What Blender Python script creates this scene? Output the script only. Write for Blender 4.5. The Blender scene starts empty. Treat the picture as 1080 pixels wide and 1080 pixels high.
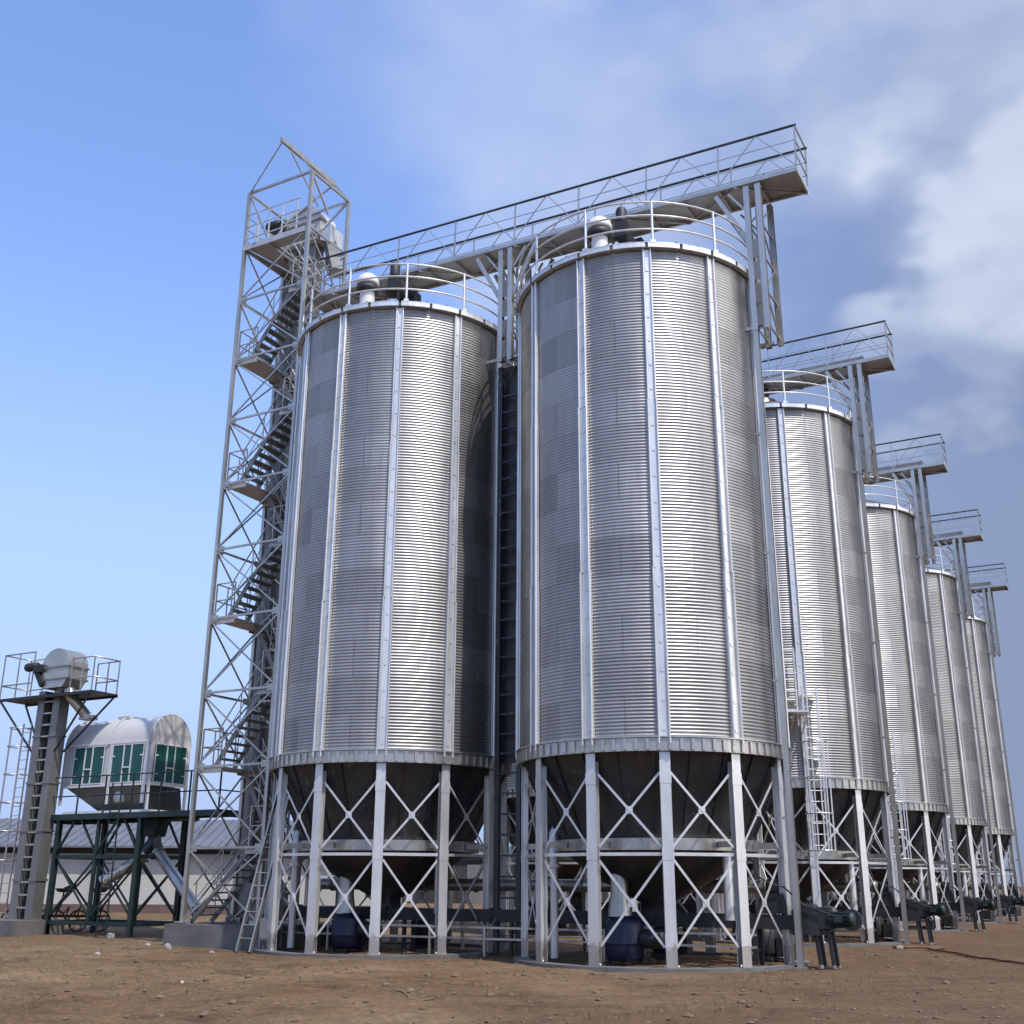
import bpy, math, random
from mathutils import Vector, Matrix, noise
random.seed(7)
SC = bpy.context.scene
COL = SC.collection
PI = math.pi

# ------------------------------------------------------------------ site frame
# x runs along a row of silos (to the right), y runs back from row to row, z up; silo at the near corner stands on the origin
CAM_XY = (9.876, -24.540)
VIEW = math.radians(29.032)
def from_cam(dx, dy):
    c, s = math.cos(VIEW), math.sin(VIEW)
    return (CAM_XY[0] + c*dx - s*dy, CAM_XY[1] + s*dx + c*dy)
ROW = 11.265
LX = -7.30

# ------------------------------------------------------------------ materials
def nd(nt, t, **kw):
    n = nt.nodes.new(t)
    for k, v in kw.items(): setattr(n, k, v)
    return n
def new_mat(name):
    m = bpy.data.materials.new(name); m.use_nodes = True
    nt = m.node_tree; b = nt.nodes['Principled BSDF']
    return m, nt, b
def ramp(nt, src, stops):
    r = nd(nt, 'ShaderNodeValToRGB')
    el = r.color_ramp.elements
    while len(el) < len(stops): el.new(.5)
    for e, (p, c) in zip(el, stops):
        e.position = p; e.color = (c[0], c[1], c[2], 1) if hasattr(c, '__len__') else (c, c, c, 1)
    nt.links.new(src, r.inputs[0]); return r.outputs[0]
def offset_coord(nt, scale=(1, 1, 1)):
    tc = nd(nt, 'ShaderNodeTexCoord'); oi = nd(nt, 'ShaderNodeObjectInfo')
    ad = nd(nt, 'ShaderNodeVectorMath', operation='ADD')
    ml = nd(nt, 'ShaderNodeMath', operation='MULTIPLY'); ml.inputs[1].default_value = 37.
    nt.links.new(oi.outputs['Random'], ml.inputs[0])
    nt.links.new(tc.outputs['Object'], ad.inputs[0]); nt.links.new(ml.outputs[0], ad.inputs[1])
    mp = nd(nt, 'ShaderNodeMapping'); mp.inputs['Scale'].default_value = scale
    nt.links.new(ad.outputs[0], mp.inputs[0]); return mp.outputs[0]
def tex_noise(nt, vec, scale, detail=4, rough=.55):
    n = nd(nt, 'ShaderNodeTexNoise'); n.inputs['Scale'].default_value = scale
    n.inputs['Detail'].default_value = detail; n.inputs['Roughness'].default_value = rough
    nt.links.new(vec, n.inputs['Vector']); return n.outputs['Fac']
def mixc(nt, fac, a, b, mode='MIX'):
    m = nd(nt, 'ShaderNodeMix', data_type='RGBA', blend_type=mode)
    for s, v in ((0, fac), (6, a), (7, b)):
        if hasattr(v, 'is_output'): nt.links.new(v, m.inputs[s])
        elif s == 0: m.inputs[0].default_value = v
        else: m.inputs[s].default_value = (v[0], v[1], v[2], 1)
    return m.outputs[2]
def weathered(name, c0, c1, rough=(.35, .6), metal=0., scale=1.5, streak=.25, dirt=None, dirt_amt=.0, bump=0.):
    m, nt, b = new_mat(name)
    v = offset_coord(nt, (1, 1, streak))
    n1 = tex_noise(nt, v, scale, 6, .6)
    col = ramp(nt, n1, [(.3, c0), (.7, c1)])
    if dirt:
        n2 = tex_noise(nt, v, scale*3.7, 6, .7)
        col = mixc(nt, ramp(nt, n2, [(.62 - dirt_amt, 0.), (.72, 1.)]), col, dirt)
    nt.links.new(col, b.inputs['Base Color'])
    n3 = tex_noise(nt, v, scale*2.3, 3)
    nt.links.new(ramp(nt, n3, [(.3, rough[0]), (.7, rough[1])]), b.inputs['Roughness'])
    b.inputs['Metallic'].default_value = metal
    if bump:
        bp = nd(nt, 'ShaderNodeBump'); bp.inputs['Strength'].default_value = bump; bp.inputs['Distance'].default_value = .02
        nt.links.new(tex_noise(nt, v, scale*14, 4), bp.inputs['Height']); nt.links.new(bp.outputs[0], b.inputs['Normal'])
    return m
def sheet_mat():
    m, nt, b = new_mat('corrugated_zinc')
    uv = nd(nt, 'ShaderNodeUVMap'); uv.uv_map = 'UVMap'
    br = nd(nt, 'ShaderNodeTexBrick'); br.offset = .5; br.squash = 1.
    br.inputs['Scale'].default_value = 1.; br.inputs['Brick Width'].default_value = 1.; br.inputs['Row Height'].default_value = 1.
    br.inputs['Mortar Size'].default_value = .016; br.inputs['Mortar Smooth'].default_value = .8
    br.inputs['Color1'].default_value = (.31, .297, .275, 1); br.inputs['Color2'].default_value = (.44, .422, .392, 1)
    br.inputs['Mortar'].default_value = (.29, .27, .24, 1)
    nt.links.new(uv.outputs[0], br.inputs['Vector'])
    v = offset_coord(nt, (1, 1, .22))
    n1 = tex_noise(nt, v, 1.4, 7, .62)
    c = mixc(nt, .9, br.outputs['Color'], ramp(nt, n1, [(.25, .74), (.75, 1.12)]), 'MULTIPLY')
    v2 = offset_coord(nt, (1, 1, .06))
    st = tex_noise(nt, v2, 7., 5, .7)
    c = mixc(nt, ramp(nt, st, [(.56, 0.), (.75, .35)]), c, (.20, .19, .18))
    nt.links.new(c, b.inputs['Base Color'])
    b.inputs['Metallic'].default_value = .86
    n3 = tex_noise(nt, v, 3., 4)
    nt.links.new(ramp(nt, n3, [(.3, .34), (.7, .48)]), b.inputs['Roughness'])
    return m
M = {}
M['sheet'] = sheet_mat()
M['galv'] = weathered('galvanised_steel', (.38, .355, .31), (.54, .505, .445), (.27, .42), .78, 2.2, .3, (.30, .29, .28), .02)
M['rail'] = weathered('bright_galvanised', (.56, .545, .51), (.72, .70, .66), (.3, .48), .6, 3.)
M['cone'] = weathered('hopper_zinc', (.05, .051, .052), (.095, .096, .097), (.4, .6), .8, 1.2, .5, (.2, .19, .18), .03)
M['trunk'] = weathered('grey_trunking', (.17, .165, .15), (.25, .24, .22), (.4, .6), .6, 1.2, .2, (.16, .15, .14), .03)
M['grate'] = weathered('deck_steel', (.22, .21, .195), (.30, .29, .27), (.45, .65), .6, 2.)
M['deck'] = weathered('deck_plate', (.36, .36, .365), (.50, .50, .50), (.4, .6), .3, 2., 1, (.22, .21, .2), .02)
M['dark'] = weathered('black_machine_paint', (.010, .010, .011), (.026, .025, .024), (.45, .7), 0., 3.)
M['dgreen'] = weathered('dark_green_machine', (.006, .016, .014), (.014, .03, .026), (.45, .65), 0., 3.)
M['green'] = weathered('green_structural_paint', (.006, .017, .014), (.014, .032, .026), (.4, .6), 0., 2., 1, (.05, .04, .03), .04)
M['teal'] = weathered('teal_door_paint', (.004, .055, .048), (.009, .085, .07), (.3, .5), 0., 2.)
M['enamel'] = weathered('cream_enamel', (.42, .41, .385), (.52, .505, .475), (.3, .5), 0., 1.2, .4, (.45, .42, .37), .03)
M['white'] = weathered('white_trim', (.58, .57, .54), (.70, .68, .65), (.35, .5), 0., 2.)
M['blue'] = weathered('blue_paint', (.003, .005, .022), (.006, .010, .036), (.3, .5), 0., 2., 1, (.03, .03, .04), .04)
M['conc'] = weathered('concrete', (.085, .08, .073), (.15, .14, .128), (.8, .95), 0., 1.5, 1, (.14, .12, .10), .05, .4)
M['wall'] = weathered('lime_wall', (.36, .34, .30), (.46, .44, .39), (.8, .95), 0., .5, .3, (.38, .35, .29), .03)
M['roof'] = weathered('grey_roof_sheet', (.10, .105, .12), (.15, .155, .175), (.5, .7), .1, .6, 1, (.12, .12, .13), .04)
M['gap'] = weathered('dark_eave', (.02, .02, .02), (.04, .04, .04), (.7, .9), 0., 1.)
M['skirtb'] = weathered('brown_plinth', (.10, .065, .05), (.16, .10, .08), (.8, .95), 0., 1.)
M['rust'] = weathered('rusty_iron', (.045, .022, .014), (.11, .05, .03), (.6, .9), .2, 6.)
M['stone'] = weathered('pale_stone', (.25, .22, .19), (.40, .36, .32), (.8, .95), 0., 6., 1, None, 0, .5)
M['wood'] = weathered('grey_stick', (.12, .085, .055), (.20, .15, .10), (.8, .95), 0., 8.)
M['rubber'] = weathered('brown_hose', (.09, .04, .022), (.14, .06, .03), (.5, .7), 0., 5.)
M['clod'] = weathered('soil_clods', (.09, .056, .032), (.19, .135, .085), (.9, 1.), 0., 5., 1, None, 0, .5)
M['grass'] = weathered('dry_grass', (.10, .11, .03), (.22, .19, .07), (.7, .9), 0., 5.)
def soil_mat():
    m, nt, b = new_mat('soil')
    tc = nd(nt, 'ShaderNodeTexCoord')
    def nz(s, d=6, r=.6): return tex_noise(nt, tc.outputs['Object'], s, d, r)
    c = ramp(nt, nz(.16, 5), [(.32, (.128, .076, .038)), (.5, (.182, .116, .061)), (.68, (.236, .162, .092))])
    c = mixc(nt, .8, c, ramp(nt, nz(1.7, 8, .7), [(.3, .55), (.7, 1.32)]), 'MULTIPLY')
    c = mixc(nt, .8, c, ramp(nt, nz(14, 6, .75), [(.33, .45), (.67, 1.40)]), 'MULTIPLY')
    c = mixc(nt, ramp(nt, nz(.5, 6, .7), [(.58, 0.), (.72, .55)]), c, (.085, .070, .034))
    c = mixc(nt, ramp(nt, nz(.45, 8, .7), [(.54, 0.), (.66, .75)]), c, (.055, .032, .022))
    # darker, redder earth increasing to the right and back, broken by noise
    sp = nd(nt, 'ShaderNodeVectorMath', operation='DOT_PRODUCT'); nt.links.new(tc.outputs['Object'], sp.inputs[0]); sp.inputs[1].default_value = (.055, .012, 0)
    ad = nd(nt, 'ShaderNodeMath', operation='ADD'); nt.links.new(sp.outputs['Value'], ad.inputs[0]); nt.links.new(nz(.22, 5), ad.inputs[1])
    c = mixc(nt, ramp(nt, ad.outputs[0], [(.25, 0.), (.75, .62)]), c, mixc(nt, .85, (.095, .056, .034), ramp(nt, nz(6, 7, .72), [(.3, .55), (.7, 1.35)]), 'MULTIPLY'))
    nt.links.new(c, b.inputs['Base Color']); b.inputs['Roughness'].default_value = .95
    b.inputs['Specular IOR Level'].default_value = .15
    bp = nd(nt, 'ShaderNodeBump'); bp.inputs['Strength'].default_value = .9; bp.inputs['Distance'].default_value = .04
    nt.links.new(nz(9, 8, .75), bp.inputs['Height']); nt.links.new(bp.outputs[0], b.inputs['Normal'])
    return m
def leg_mat():
    m = M['rail'].copy(); m.name = 'splashed_leg_zinc'; nt = m.node_tree; b = nt.nodes['Principled BSDF']
    src = b.inputs['Base Color'].links[0].from_socket
    tc = nd(nt, 'ShaderNodeTexCoord'); se = nd(nt, 'ShaderNodeSeparateXYZ'); nt.links.new(tc.outputs['Object'], se.inputs[0])
    n = tex_noise(nt, offset_coord(nt), 9., 6, .7)
    ml = nd(nt, 'ShaderNodeMath', operation='MULTIPLY_ADD'); nt.links.new(n, ml.inputs[0]); ml.inputs[1].default_value = -.75; nt.links.new(se.outputs['Z'], ml.inputs[2])
    f = ramp(nt, ml.outputs[0], [(.0, .5), (.10, 0.)])
    nt.links.new(mixc(nt, f, src, (.17, .11, .065)), b.inputs['Base Color'])
    r = b.inputs['Roughness'].links[0].from_socket
    return m
M['leg'] = leg_mat()
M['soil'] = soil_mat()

# ------------------------------------------------------------------ mesh builder
class MB:
    def __init__(s): s.v = []; s.f = []; s.sm = []
    def add(s, vs, fs, smooth=False):
        o = len(s.v); s.v += [tuple(p) for p in vs]
        s.f += [tuple(i + o for i in f) for f in fs]; s.sm += [smooth]*len(fs); return s
    def box(s, x0, x1, y0, y1, z0, z1):
        vs = [(x, y, z) for z in (z0, z1) for y in (y0, y1) for x in (x0, x1)]
        return s.add(vs, [(0, 2, 3, 1), (4, 5, 7, 6), (0, 1, 5, 4), (2, 6, 7, 3), (0, 4, 6, 2), (1, 3, 7, 5)])
    def beam(s, p0, p1, w, h=None, up=(0, 0, 1)):
        h = h or w; p0, p1 = Vector(p0), Vector(p1); d = (p1 - p0).normalized(); u = Vector(up)
        if abs(d.dot(u)) > .98: u = Vector((0, 1, 0))
        a = d.cross(u).normalized(); b = a.cross(d).normalized()
        vs = [p + a*(sx*w/2) + b*(sy*h/2) for p in (p0, p1) for sx, sy in ((-1, -1), (1, -1), (1, 1), (-1, 1))]
        return s.add(vs, [(3, 2, 1, 0), (4, 5, 6, 7), (0, 1, 5, 4), (1, 2, 6, 5), (2, 3, 7, 6), (3, 0, 4, 7)])
    def tube(s, pts, r, n=8, closed=False, cap=True):
        pts = [Vector(p) for p in pts]; N = len(pts); rings = []
        rs = r if hasattr(r, '__len__') else [r]*N
        prev = None
        for i, p in enumerate(pts):
            if closed: d = pts[(i + 1) % N] - pts[i - 1]
            else: d = pts[min(i + 1, N - 1)] - pts[max(i - 1, 0)]
            d.normalize(); u = prev if prev else (Vector((0, 0, 1)) if abs(d.z) < .9 else Vector((0, 1, 0)))
            a = d.cross(u).normalized(); b = a.cross(d).normalized(); prev = b
            rings.append([p + a*(rs[i]*math.cos(t*2*PI/n)) + b*(rs[i]*math.sin(t*2*PI/n)) for t in range(n)])
        vs = [q for g in rings for q in g]; fs = []
        for i in range(N if closed else N - 1):
            j = (i + 1) % N
            for t in range(n):
                k = (t + 1) % n; fs.append((i*n + t, i*n + k, j*n + k, j*n + t))
        s.add(vs, fs, True)
        if cap and not closed:
            s.add(rings[0], [tuple(range(n))[::-1]]); s.add(rings[-1], [tuple(range(n))])
        return s
    def lathe(s, prof, n=48, a0=0., a1=2*PI, c=(0, 0, 0), smooth=True, axis='z'):
        full = abs(a1 - a0 - 2*PI) < 1e-6; cols = n if full else n + 1; vs = []
        for i in range(cols):
            t = a0 + (a1 - a0)*i/n
            for r, z in prof:
                if axis == 'z': vs.append((c[0] + r*math.cos(t), c[1] + r*math.sin(t), c[2] + z))
                elif axis == 'x': vs.append((c[0] + z, c[1] + r*math.cos(t), c[2] + r*math.sin(t)))
                else: vs.append((c[0] + r*math.cos(t), c[1] + z, c[2] + r*math.sin(t)))
        P = len(prof); fs = []
        for i in range(n):
            j = (i + 1) % cols
            for k in range(P - 1): fs.append((i*P + k, j*P + k, j*P + k + 1, i*P + k + 1))
        return s.add(vs, fs, smooth)
    def sector(s, r0, r1, z0, z1, a0, a1, n=6):      # closed curved bar
        prof = [(r0, z0), (r1, z0), (r1, z1), (r0, z1), (r0, z0)]
        s.lathe(prof, n, a0, a1, smooth=False)
        for a in (a0, a1):
            s.add([(r*math.cos(a), r*math.sin(a), z) for r, z in prof[:4]], [(0, 1, 2, 3)])
        return s
    def prism(s, poly, axis, t0, t1, smooth=False):   # poly in the two other axes
        def P(u, w, t): return {'x': (t, u, w), 'y': (u, t, w), 'z': (u, w, t)}[axis]
        n = len(poly); vs = [P(u, w, t0) for u, w in poly] + [P(u, w, t1) for u, w in poly]
        s.add(vs, [(i, (i + 1) % n, (i + 1) % n + n, i + n) for i in range(n)], smooth)
        s.add(vs[:n], [tuple(range(n))[::-1]]); s.add(vs[n:], [tuple(range(n))]); return s
    def build(s, name, mat, parent=None, loc=(0, 0, 0), rotz=0.):
        me = bpy.data.meshes.new(name); me.from_pydata(s.v, [], s.f)
        me.polygons.foreach_set('use_smooth', s.sm); me.materials.append(M[mat]); me.update()
        o = bpy.data.objects.new(name, me); COL.objects.link(o)
        o.location = loc; o.rotation_euler = (0, 0, rotz); o.parent = parent
        return o
def thing(name, label, cat, loc=(0, 0, 0), rotz=0., group=None):
    o = bpy.data.objects.new(name, None); COL.objects.link(o); o.empty_display_size = .3
    o.location = loc; o.rotation_euler = (0, 0, rotz); return tag(o, label, cat, group)
def tag(o, label, cat, group=None):
    o['label'] = label; o['category'] = cat; o['kind'] = 'thing'
    if group: o['group'] = group
    return o
def inst(src, name, parent, loc=(0, 0, 0), rotz=0.):
    o = bpy.data.objects.new(name, src.data); COL.objects.link(o)
    o.location = loc; o.rotation_euler = (0, 0, rotz); o.parent = parent; return o
def copy_tree(o, parent=None):
    c = o.copy(); COL.objects.link(c); c.parent = parent
    for ch in list(o.children): copy_tree(ch, c)
    return c

# ------------------------------------------------------------------ silos
Z_SK, Z_EV = 4.42, 16.18
PH0 = math.radians(-63.23)          # direction of the first leg
def ring_pt(r, a, z): return (r*math.cos(a), r*math.sin(a), z)
def wall_mesh():
    z0, z1, pitch = Z_SK + .06, Z_EV - .02, .0762
    n = int((z1 - z0)/pitch); pitch = (z1 - z0)/n; seg = 120
    prof = []
    for i in range(n*4 + 1):
        prof.append((2.93 + .0095*math.sin(i*PI/2), z0 + pitch*i/4))
    P = len(prof); vs = []; uv = []
    for i in range(seg + 1):
        a = PH0 + 2*PI*i/seg; c, s = math.cos(a), math.sin(a)
        for r, z in prof:
            vs.append((r*c, r*s, z)); uv.append((12*i/seg, (z - z0)/.8945))
    fs = [(i*P + k, (i + 1)*P + k, (i + 1)*P + k + 1, i*P + k + 1) for i in range(seg) for k in range(P - 1)]
    me = bpy.data.meshes.new('wall'); me.from_pydata(vs, [], fs)
    me.polygons.foreach_set('use_smooth', [True]*len(fs))
    ul = me.uv_layers.new(name='UVMap'); flat = []
    for p in me.polygons:
        for vi in p.vertices: flat += uv[vi]
    ul.data.foreach_set('uv', flat); me.materials.append(M['sheet']); me.update(); return me
def make_silo():
    S = thing('grain_silo', 'x', 'silo', (0, 0, 0), 0, 'corrugated grain silos in two rows')
    w = bpy.data.objects.new('wall', wall_mesh()); COL.objects.link(w); w.parent = S
    b = MB(); b.lathe([(3.08, Z_EV + .10), (2.6, Z_EV + .33), (1.6, Z_EV + .80), (.55, Z_EV + 1.30), (.5, Z_EV + 1.30)], 72)
    for k in range(36):
        a = 2*PI*k/36
        b.beam(ring_pt(3.04, a, Z_EV + .14), ring_pt(.6, a, Z_EV + 1.30), .05, .05)
    b.lathe([(.55, Z_EV + 1.25), (.55, Z_EV + 1.5), (.0, Z_EV + 1.55)], 24)
    roof = b.build('roof', 'galv', S)
    b = MB()
    for k in range(24):                                      # gutter-like eave in short lengths
        a = PH0 + 2*PI*k/24
        b.sector(2.955, 3.075, Z_EV - .02, Z_EV + .12, a + .012, a + 2*PI/24 - .012, 4)
    b.lathe([(2.93, Z_EV + .02), (3.04, Z_EV + .10), (2.93, Z_EV + .17)], 72)
    b.build('eave_ring', 'rail', S)
    b = MB(); b.lathe([(2.90, Z_SK - .17), (2.985, Z_SK - .17), (2.985, Z_SK + .10), (2.94, Z_SK + .10)], 96, smooth=False)
    for k in range(84):
        a = PH0 + 2*PI*(k + .5)/84
        b.sector(2.987, 3.02, Z_SK - .15, Z_SK + .08, a - .011, a + .011, 1)
    b.lathe([(2.94, Z_SK + .105), (3.03, Z_SK + .105), (3.03, Z_SK + .13), (2.94, Z_SK + .13)], 96, smooth=False)
    b.build('skirt_ring', 'galv', S)
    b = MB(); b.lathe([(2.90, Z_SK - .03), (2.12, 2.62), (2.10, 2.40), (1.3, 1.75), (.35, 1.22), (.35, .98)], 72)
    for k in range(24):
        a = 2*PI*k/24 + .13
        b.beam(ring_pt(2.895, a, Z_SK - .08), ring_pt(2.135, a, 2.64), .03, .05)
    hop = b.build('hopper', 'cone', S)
    b = MB(); b.box(-.45, .45, -.3, .3, .86, 1.0); b.box(.45, .8, -.08, .08, .88, .98)
    b.build('slide_gate', 'dark', hop)
    b = MB(); b.lathe([(2.13, 2.30), (2.22, 2.30), (2.22, 2.54), (2.13, 2.54), (2.13, 2.30)], 72, smooth=False)
    for k in range(12):
        a = PH0 + 2*PI*k/12
        b.beam(ring_pt(2.24, a, 2.42), ring_pt(2.80, a, 2.42), .08, .12)
    b.build('hopper_ring', 'galv', S)
    b = MB(); b.lathe([(2.74, -.05), (2.74, .05), (3.07, .05), (3.07, -.05)], 72, smooth=False)
    b.build('base_ring', 'conc', S)
    # outlet pipe with an elbow at the side of the hopper
    b = MB(); b.tube([(-1.6, -1.05, 2.95), (-1.72, -1.2, 2.9), (-1.8, -1.3, 2.7), (-1.8, -1.3, 2.0)], .11, 12)
    b.lathe([(.16, 1.96), (.16, 2.04)], 12, c=(-1.8, -1.3, 0)); b.tube([(-1.8, -1.3, 2.0), (-1.8, -1.3, .06)], .085, 10)
    b.build('drain_pipe', 'rail', S)
    b = MB(); b.tube([(1.5, -.6, 2.9), (1.75, -.7, 2.8), (1.85, -.75, 2.5), (1.85, -.75, .9)], .10, 12)
    b.build('elbow_pipe', 'rail', S)
    # legs, stiffeners, struts, braces
    leg0 = stf0 = str0 = b1 = b2 = None
    dch = 2.80*math.cos(PI/12); hl = 2.80*math.sin(PI/12)
    for k in range(12):
        a = PH0 + 2*PI*k/12; rz = a - PI/2
        if not leg0:
            b = MB(); b.box(-.105, .105, .045, .058, 0.05, Z_SK - .18); b.box(-.105, .105, -.09, -.077, 0.05, Z_SK - .18)
            b.box(-.006, .006, -.077, .045, 0.05, Z_SK - .18); b.box(-.135, .135, -.12, .09, .03, .05)
            for zz in (2.2, .55, Z_SK - .7): b.box(-.115, .115, .0585, .064, zz - .12, zz + .12)
            for sx in (-1, 1):                                # bolts of the base plate
                b.lathe([(.022, .055), (.022, .1), (0, .1)], 6, c=(sx*.118, .02, 0))
            leg0 = b.build('leg', 'leg', S, ring_pt(2.84, a, 0), rz)
            b = MB()
            zz = [(Z_SK - .02, 8.2, .135, .058), (8.19, 12.2, .12, .05), (12.19, Z_EV - .04, .11, .042)]
            for z0, z1, hw, d in zz:
                b.box(-hw, hw, -.01, .022, z0, z1)
                for sx in (-1, 1):                            # rounded lips of the folded section
                    xc = sx*(hw - .028)
                    pts = [(xc + .028*math.cos(t), .022 + (d + .012)*math.sin(t)) for t in [PI*i/8 for i in range(9)]]
                    b.prism(pts, 'z', z0, z1, True)
                    b.box(xc - .004, xc + .004, .01, .02, z0, z1)
                zb = z0 + .3
                while zb < z1 - .1: b.box(-.03, .03, .0225, .034, zb - .035, zb + .035); zb += .62
            stf0 = b.build('stiffener', 'rail', S, ring_pt(2.945, a, 0), rz)
        else:
            inst(leg0, 'leg', S, ring_pt(2.84, a, 0), rz); inst(stf0, 'stiffener', S, ring_pt(2.945, a, 0), rz)
        am = a + PI/12; rz = am - PI/2; loc = ring_pt(dch, am, 0)
        if not str0:
            e = hl - .105
            b = MB(); b.beam((-e, .02, 2.2), (e, .02, 2.2), .05, .065); str0 = b.build('strut', 'rail', S, loc, rz)
            b = MB()
            b.beam((-e, .045, 2.34), (e, .045, 3.82), .010, .048); b.beam((-e, .02, 3.82), (e, .02, 2.34), .010, .048)
            b.box(-.07, .07, .025, .04, 3.0, 3.15)
            b1 = b.build('cross_brace', 'rail', S, loc, rz)
            b = MB()
            b.beam((-e, .045, .42), (e, .045, 2.08), .010, .048); b.beam((-e, .02, 2.08), (e, .02, .42), .010, .048)
            b.box(-.07, .07, .025, .04, 1.18, 1.33)
            b2 = b.build('cross_brace', 'rail', S, loc, rz)
        else:
            inst(str0, 'strut', S, loc, rz); inst(b1, 'cross_brace', S, loc, rz); inst(b2, 'cross_brace', S, loc, rz)
    # guard rail round the eave
    b = MB()
    for h in (.42, .80, 1.18):
        b.tube([ring_pt(3.0, 2*PI*i/72, Z_EV + .1 + h) for i in range(72)], .024, 6, closed=True)
    gr = b.build('guardrail', 'rail', S); p0 = None
    for k in range(12):
        a = PH0 + 2*PI*k/12 + .05; rz = a - PI/2
        if not p0:
            b = MB(); b.tube([(0, 0, Z_EV + .05), (0, 0, Z_EV + 1.3)], .032, 8); b.box(-.06, .06, -.05, .05, Z_EV + .1, Z_EV + .2)
            p0 = b.build('post', 'rail', gr, ring_pt(3.0, a, 0), rz)
        else: inst(p0, 'post', gr, ring_pt(3.0, a, 0), rz)
    # roof vents with cowls
    v0 = None
    for ang in (-1.60, 1.5):
        if not v0:
            b = MB(); b.lathe([(.20, Z_EV + .5), (.20, Z_EV + 1.25)], 20)
            b.lathe([(.0, Z_EV + 1.62), (.16, Z_EV + 1.60), (.27, Z_EV + 1.50), (.31, Z_EV + 1.34), (.31, Z_EV + 1.26), (.24, Z_EV + 1.26)], 24)
            v0 = b.build('roof_vent', 'white', S, ring_pt(2.1, ang, 0))
            b = MB(); b.lathe([(.235, Z_EV + 1.02), (.30, Z_EV + 1.06), (.30, Z_EV + 1.22), (.235, Z_EV + 1.24)], 24)
            c0 = b.build('cowl_band', 'dark', v0)
        else:
            v = inst(v0, 'roof_vent', S, ring_pt(2.1, ang, 0)); inst(c0, 'cowl_band', v)
    b = MB(); b.box(-.26, .26, -.2, .2, Z_EV + 1.5, Z_EV + 2.1); b.box(-.16, .16, -1.0, -.2, Z_EV + 1.75, Z_EV + 1.95)
    b.box(-.14, .14, -.98, -.74, Z_EV + 1.95, Z_EV + 2.25); b.lathe([(.0, .42), (.12, .40), (.14, .34), (.14, .0)], 14, c=(0, -.86, Z_EV + 2.25))
    for sx in (-.2, .2): b.beam((sx, -.95, Z_EV + 1.1), (sx, -.95, Z_EV + 1.8), .05)
    b.build('inlet_gate', 'dark', S)
    return S
def make_ladder(parent):
    # caged ladder in two runs with a rest platform, on the front left of the rear silos
    a = math.radians(-65.5); rz = a - PI/2
    L = MB()
    def run(x, z0, z1):
        for sx in (-.2, .2): L.beam((x + sx, .22, z0), (x + sx, .22, z1), .05, .05)
        z = z0 + .15
        while z < z1: L.tube([(x - .2, .22, z), (x + .2, .22, z)], .014, 6); z += .3
        z = z0 + .8
        while z < z1: L.beam((x, .0, z), (x, .22, z), .42, .03); z += 1.8
    run(-.28, 2.5, 7.1); run(.28, 6.0, 8.3)
    lad = L.build('ladder', 'rail', parent, ring_pt(2.96, a, 0), rz)
    C = MB()
    def cage(x, z0, z1):
        z = z0
        while z <= z1 + .01:
            C.tube([(x + .36*math.cos(t), .22 + .62*math.sin(t), z) for t in [PI*i/10 for i in range(11)]], .02, 6); z += 1.0
        for t in (.5, 1.1, 1.57, 2.05, 2.65):
            q = (x + .36*math.cos(t), .22 + .62*math.sin(t)); C.beam((q[0], q[1], z0), (q[0], q[1], z0 + int(z1 - z0 + .01)), .035, .012)
    cage(-.28, 2.5, 6.1)
    C.build('cage', 'rail', lad)
    P = MB(); P.box(-.1, .65, .05, .95, 6.28, 6.34); P.beam((.3, .05, 5.8), (.3, .9, 6.28), .05)
    P.beam((-.05, .05, 5.8), (-.05, .9, 6.28), .05)
    for q in ((.62, .92), (-.07, .92), (.62, .1)): P.beam((q[0], q[1], 6.34), (q[0], q[1], 7.44), .045)
    for z in (6.9, 7.42): P.beam((.62, .92, z), (-.07, .92, z), .035); P.beam((.62, .1, z), (.62, .92, z), .035)
    P.build('rest_platform', 'rail', lad)
proto = make_silo()
R_LABEL = ['nearest corrugated steel silo, standing front right at the corner of the block',
           'right row silo directly behind the nearest one, second back, caged ladder at its lower left',
           'third silo back in the receding right row, middle one of five',
           'fourth silo back in the receding right row, second from the far right end',
           'farthest and smallest looking silo at the right end of the receding row']
L_LABEL = ['front left corrugated silo beside the zigzag stair tower',
           'dark silo glimpsed in the narrow gap between the two front silos',
           'left row silo third from the front, only its legs seen beneath the front silos',
           'left row silo fourth from the front, hidden but for legs',
           'left row silo at the back end, hidden but for legs']
for r in range(5):
    for side in (0, 1):
        if r == 0 and side == 0: s = proto
        else: s = copy_tree(proto)
        s.location = ((0, LX)[side], ROW*r, 0); s.rotation_euler.z = math.radians((0, 3.6)[side])
        s['label'] = (R_LABEL, L_LABEL)[side][r]
        s.scale = (1.041, 1.041, (.984, 1.006)[side] if r == 0 else 1.)
        s_ = s
        if side == 0 and r > 0: make_ladder(s_)

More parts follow.
